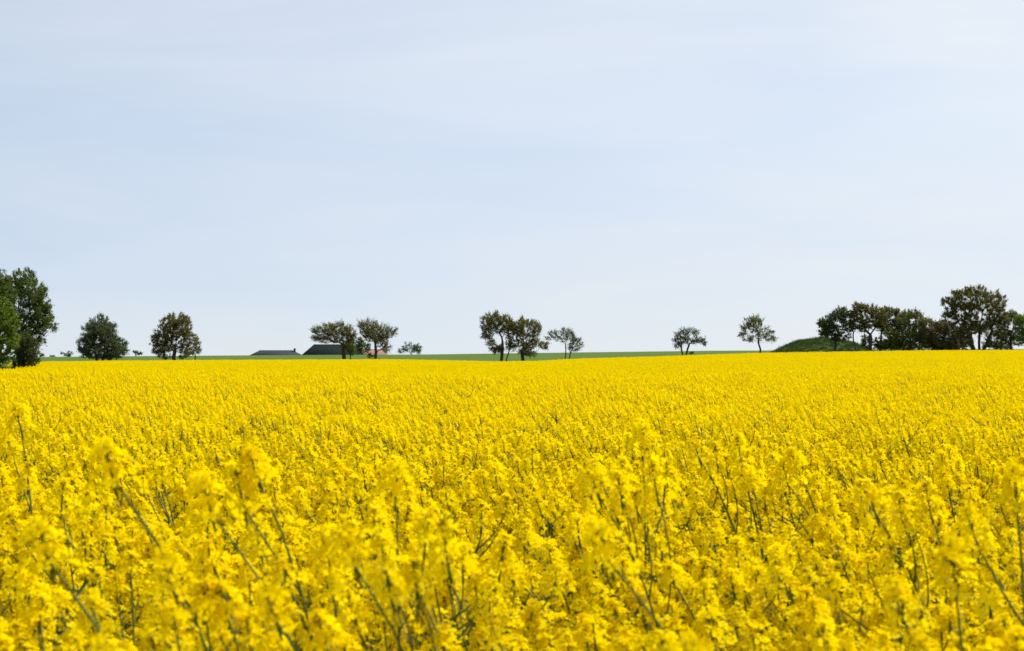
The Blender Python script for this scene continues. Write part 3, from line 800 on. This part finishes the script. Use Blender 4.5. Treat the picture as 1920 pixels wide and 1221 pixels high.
tree('bush', 'drooping brown willowy bush left of the biggest grove tree', Q - 1, 1776,
     [(1775,625,33,20),(1765,610,20,11),(1800,640,24,13),(1750,640,22,13),(1778,645,40,9),(1740,625,15,14),(1780,651,46,6),(1808,630,14,14)],
     'tan', 5, None, [((1766,None),(1760,635)),((1782,None),(1790,630))], dens=2.0, spike=.9, wind=(-.2, -.5), cat='bush', group=G_RIGHT, seed=67)
tree('grove_tree', 'biggest tree of the grove, tall domed crown on a thick dividing trunk', Q + 1, 1835,
     [(1800,556,18,13),(1825,549,22,12),(1850,553,20,13),(1872,568,15,15),(1781,570,15,13),(1805,575,22,15),(1835,572,26,17),(1865,590,19,17),(1785,592,17,13),(1815,598,24,13),(1850,608,24,13),(1877,600,10,17),(1800,612,15,9),(1870,625,13,11),(1838,622,16,12),(1822,615,16,10)],
     'brown', 15, None, [((1833,None),(1814,618)),((1835,None),(1837,612)),((1838,None),(1861,620))], dens=1.6, spike=.6, group=G_RIGHT, seed=68)
tree('grove_tree', 'olive tree right of the biggest grove tree with foliage down to the field', Q + 2, 1895,
     [(1895,592,11,11),(1888,610,13,15),(1905,600,13,13),(1890,632,15,15),(1905,630,13,18)], 'olive', 5, (1895, 640), dens=1.1, group=G_RIGHT, seed=69)
tree('leafy_tree', 'bright green leafy tree cut by the right edge of the photo', Q - 4, 1926,
     [(1914,602,15,11),(1926,615,24,18),(1936,600,20,15),(1922,635,18,16)], 'bright', 6, (1926, 640), dens=1.2, gap=.6, group=G_RIGHT, seed=70)

tree('thicket_bush', 'low tangled thicket between the slender grove tree and the olive yellow bush', Q + 4, 1672,
     [(1655,646,14,8),(1672,642,16,11),(1690,647,14,7),(1668,652,26,4)], 'tan', 2, (1672, 650), dens=1.6, cat='bush', group=G_RIGHT, seed=71)
tree('thicket_bush', 'low dark thicket under the right limb of the biggest grove tree', Q + 6, 1868,
     [(1858,640,12,10),(1876,628,13,18),(1850,647,12,6),(1878,648,30,8)], 'dark', 2, (1868, 650), dens=1.4, cat='bush', group=G_RIGHT, seed=72)

# ------------------------------------------------------------------ farm buildings behind the crest
M_slate = solid_mat('grey_slate', (0.026, 0.031, 0.042), (0.045, 0.050, 0.062), scale=1.5, rough=0.8, spec=0.1, stretch=(1, 1, 6))
M_darkroof = solid_mat('dark_green_roofing', (0.008, 0.014, 0.013), (0.016, 0.022, 0.020), scale=1.0, rough=0.9, spec=0.05, stretch=(4, 1, 0.5))
M_redtile = solid_mat('red_tile', (0.22, 0.12, 0.095), (0.31, 0.165, 0.135), scale=2.0, rough=0.85, stretch=(1, 1, 5))
M_wall = solid_mat('limewash', (0.30, 0.28, 0.25), (0.42, 0.40, 0.36), scale=0.7, rough=0.9)
M_brick = solid_mat('brick', (0.16, 0.07, 0.05), (0.24, 0.10, 0.07), scale=3, rough=0.9)
M_glass = solid_mat('window_glass', (0.02, 0.025, 0.03), (0.04, 0.045, 0.05), rough=0.1, spec=0.6)
M_frame = solid_mat('painted_frame', (0.6, 0.6, 0.58), (0.7, 0.7, 0.68), rough=0.5)
def building(name, label, d, px0, px1, ridge_row, rpx0, rpx1, deep, eave_row, wall_m, roof_m, chimney=None, win=4):
    """hipped building: eaves from px0 to px1, ridge from rpx0 to rpx1, all measured, at distance d"""
    cx = (px0 + px1) / 2; X = px2x(cx, d); Z0 = g1(X, d) - .2
    root = empty(name, (X, d, Z0)); tag(root, label, 'building', 'farm buildings behind the green field')
    x0, x1 = px2x(px0, d) - X, px2x(px1, d) - X; rx0, rx1 = px2x(rpx0, d) - X, px2x(rpx1, d) - X
    ze = EYE + ray(cx, eave_row)[1] * d - Z0; zr = EYE + ray(cx, ridge_row)[1] * d - Z0
    w = MB(); i = .45; w.box(x0 + i, x1 - i, -deep / 2 + i, deep / 2 - i, 0, ze); w.build('wall', [wall_m], root)
    rf = MB(); th = .18
    v = [(x0, -deep/2, ze), (x1, -deep/2, ze), (x1, deep/2, ze), (x0, deep/2, ze), (rx0, 0, zr), (rx1, 0, zr)]
    lo = [(p[0], p[1], p[2] - th) for p in v[:4]]
    rf.add(v + lo, [(0, 1, 5, 4), (1, 2, 5), (2, 3, 4, 5), (3, 0, 4), (0, 6, 7, 1), (1, 7, 8, 2), (2, 8, 9, 3), (3, 9, 6, 0), (6, 9, 8, 7)])
    ro = rf.build('roof', [roof_m], root)
    rb = MB(); rb.tube([(rx0, 0, zr + .03), (rx1, 0, zr + .03)], [.1, .1], 6); rb.build('ridge_cap', [roof_m], ro)
    if chimney:
        cpx, crow = chimney; cxx = px2x(cpx, d) - X; ch = EYE + ray(cpx, crow)[1] * d - Z0
        c = MB(); c.box(cxx - .32, cxx + .32, -.9, -.26, ze, ch - .15); c.box(cxx - .4, cxx + .4, -.98, -.18, ch - .15, ch); c.build('chimney', [M_slate], ro)
    for k in range(win):
        xx = x0 + (x1 - x0) * (k + .7) / (win + .4); zz = ze * .5
        f = MB(); f.box(xx - .55, xx + .55, -deep/2 + i - .05, -deep/2 + i, zz - .6, zz + .6); fo = f.build('window', [M_frame], root)
        g = MB(); g.box(xx - .47, xx + .47, -deep/2 + i - .056, -deep/2 + i - .048, zz - .52, zz + .52); g.build('pane', [M_glass], fo)
    return root
building('farmhouse', 'low farmhouse with grey slate hipped roof and thin chimney peeping over the green field', 470, 470, 568, 657.6, 486, 549, 9, 667.5, M_wall, M_slate, (553, 653.5), 5)
building('barn', 'large barn with dark green black hipped roof behind the windswept brown tree', 455, 568, 682, 646.5, 588, 664, 12, 668, M_wall, M_darkroof, None, 3)
building('house', 'house with pale red tiled roof half hidden behind trees', 462, 673, 726, 655.6, 674, 725, 8, 668, M_brick, M_redtile, None, 3)
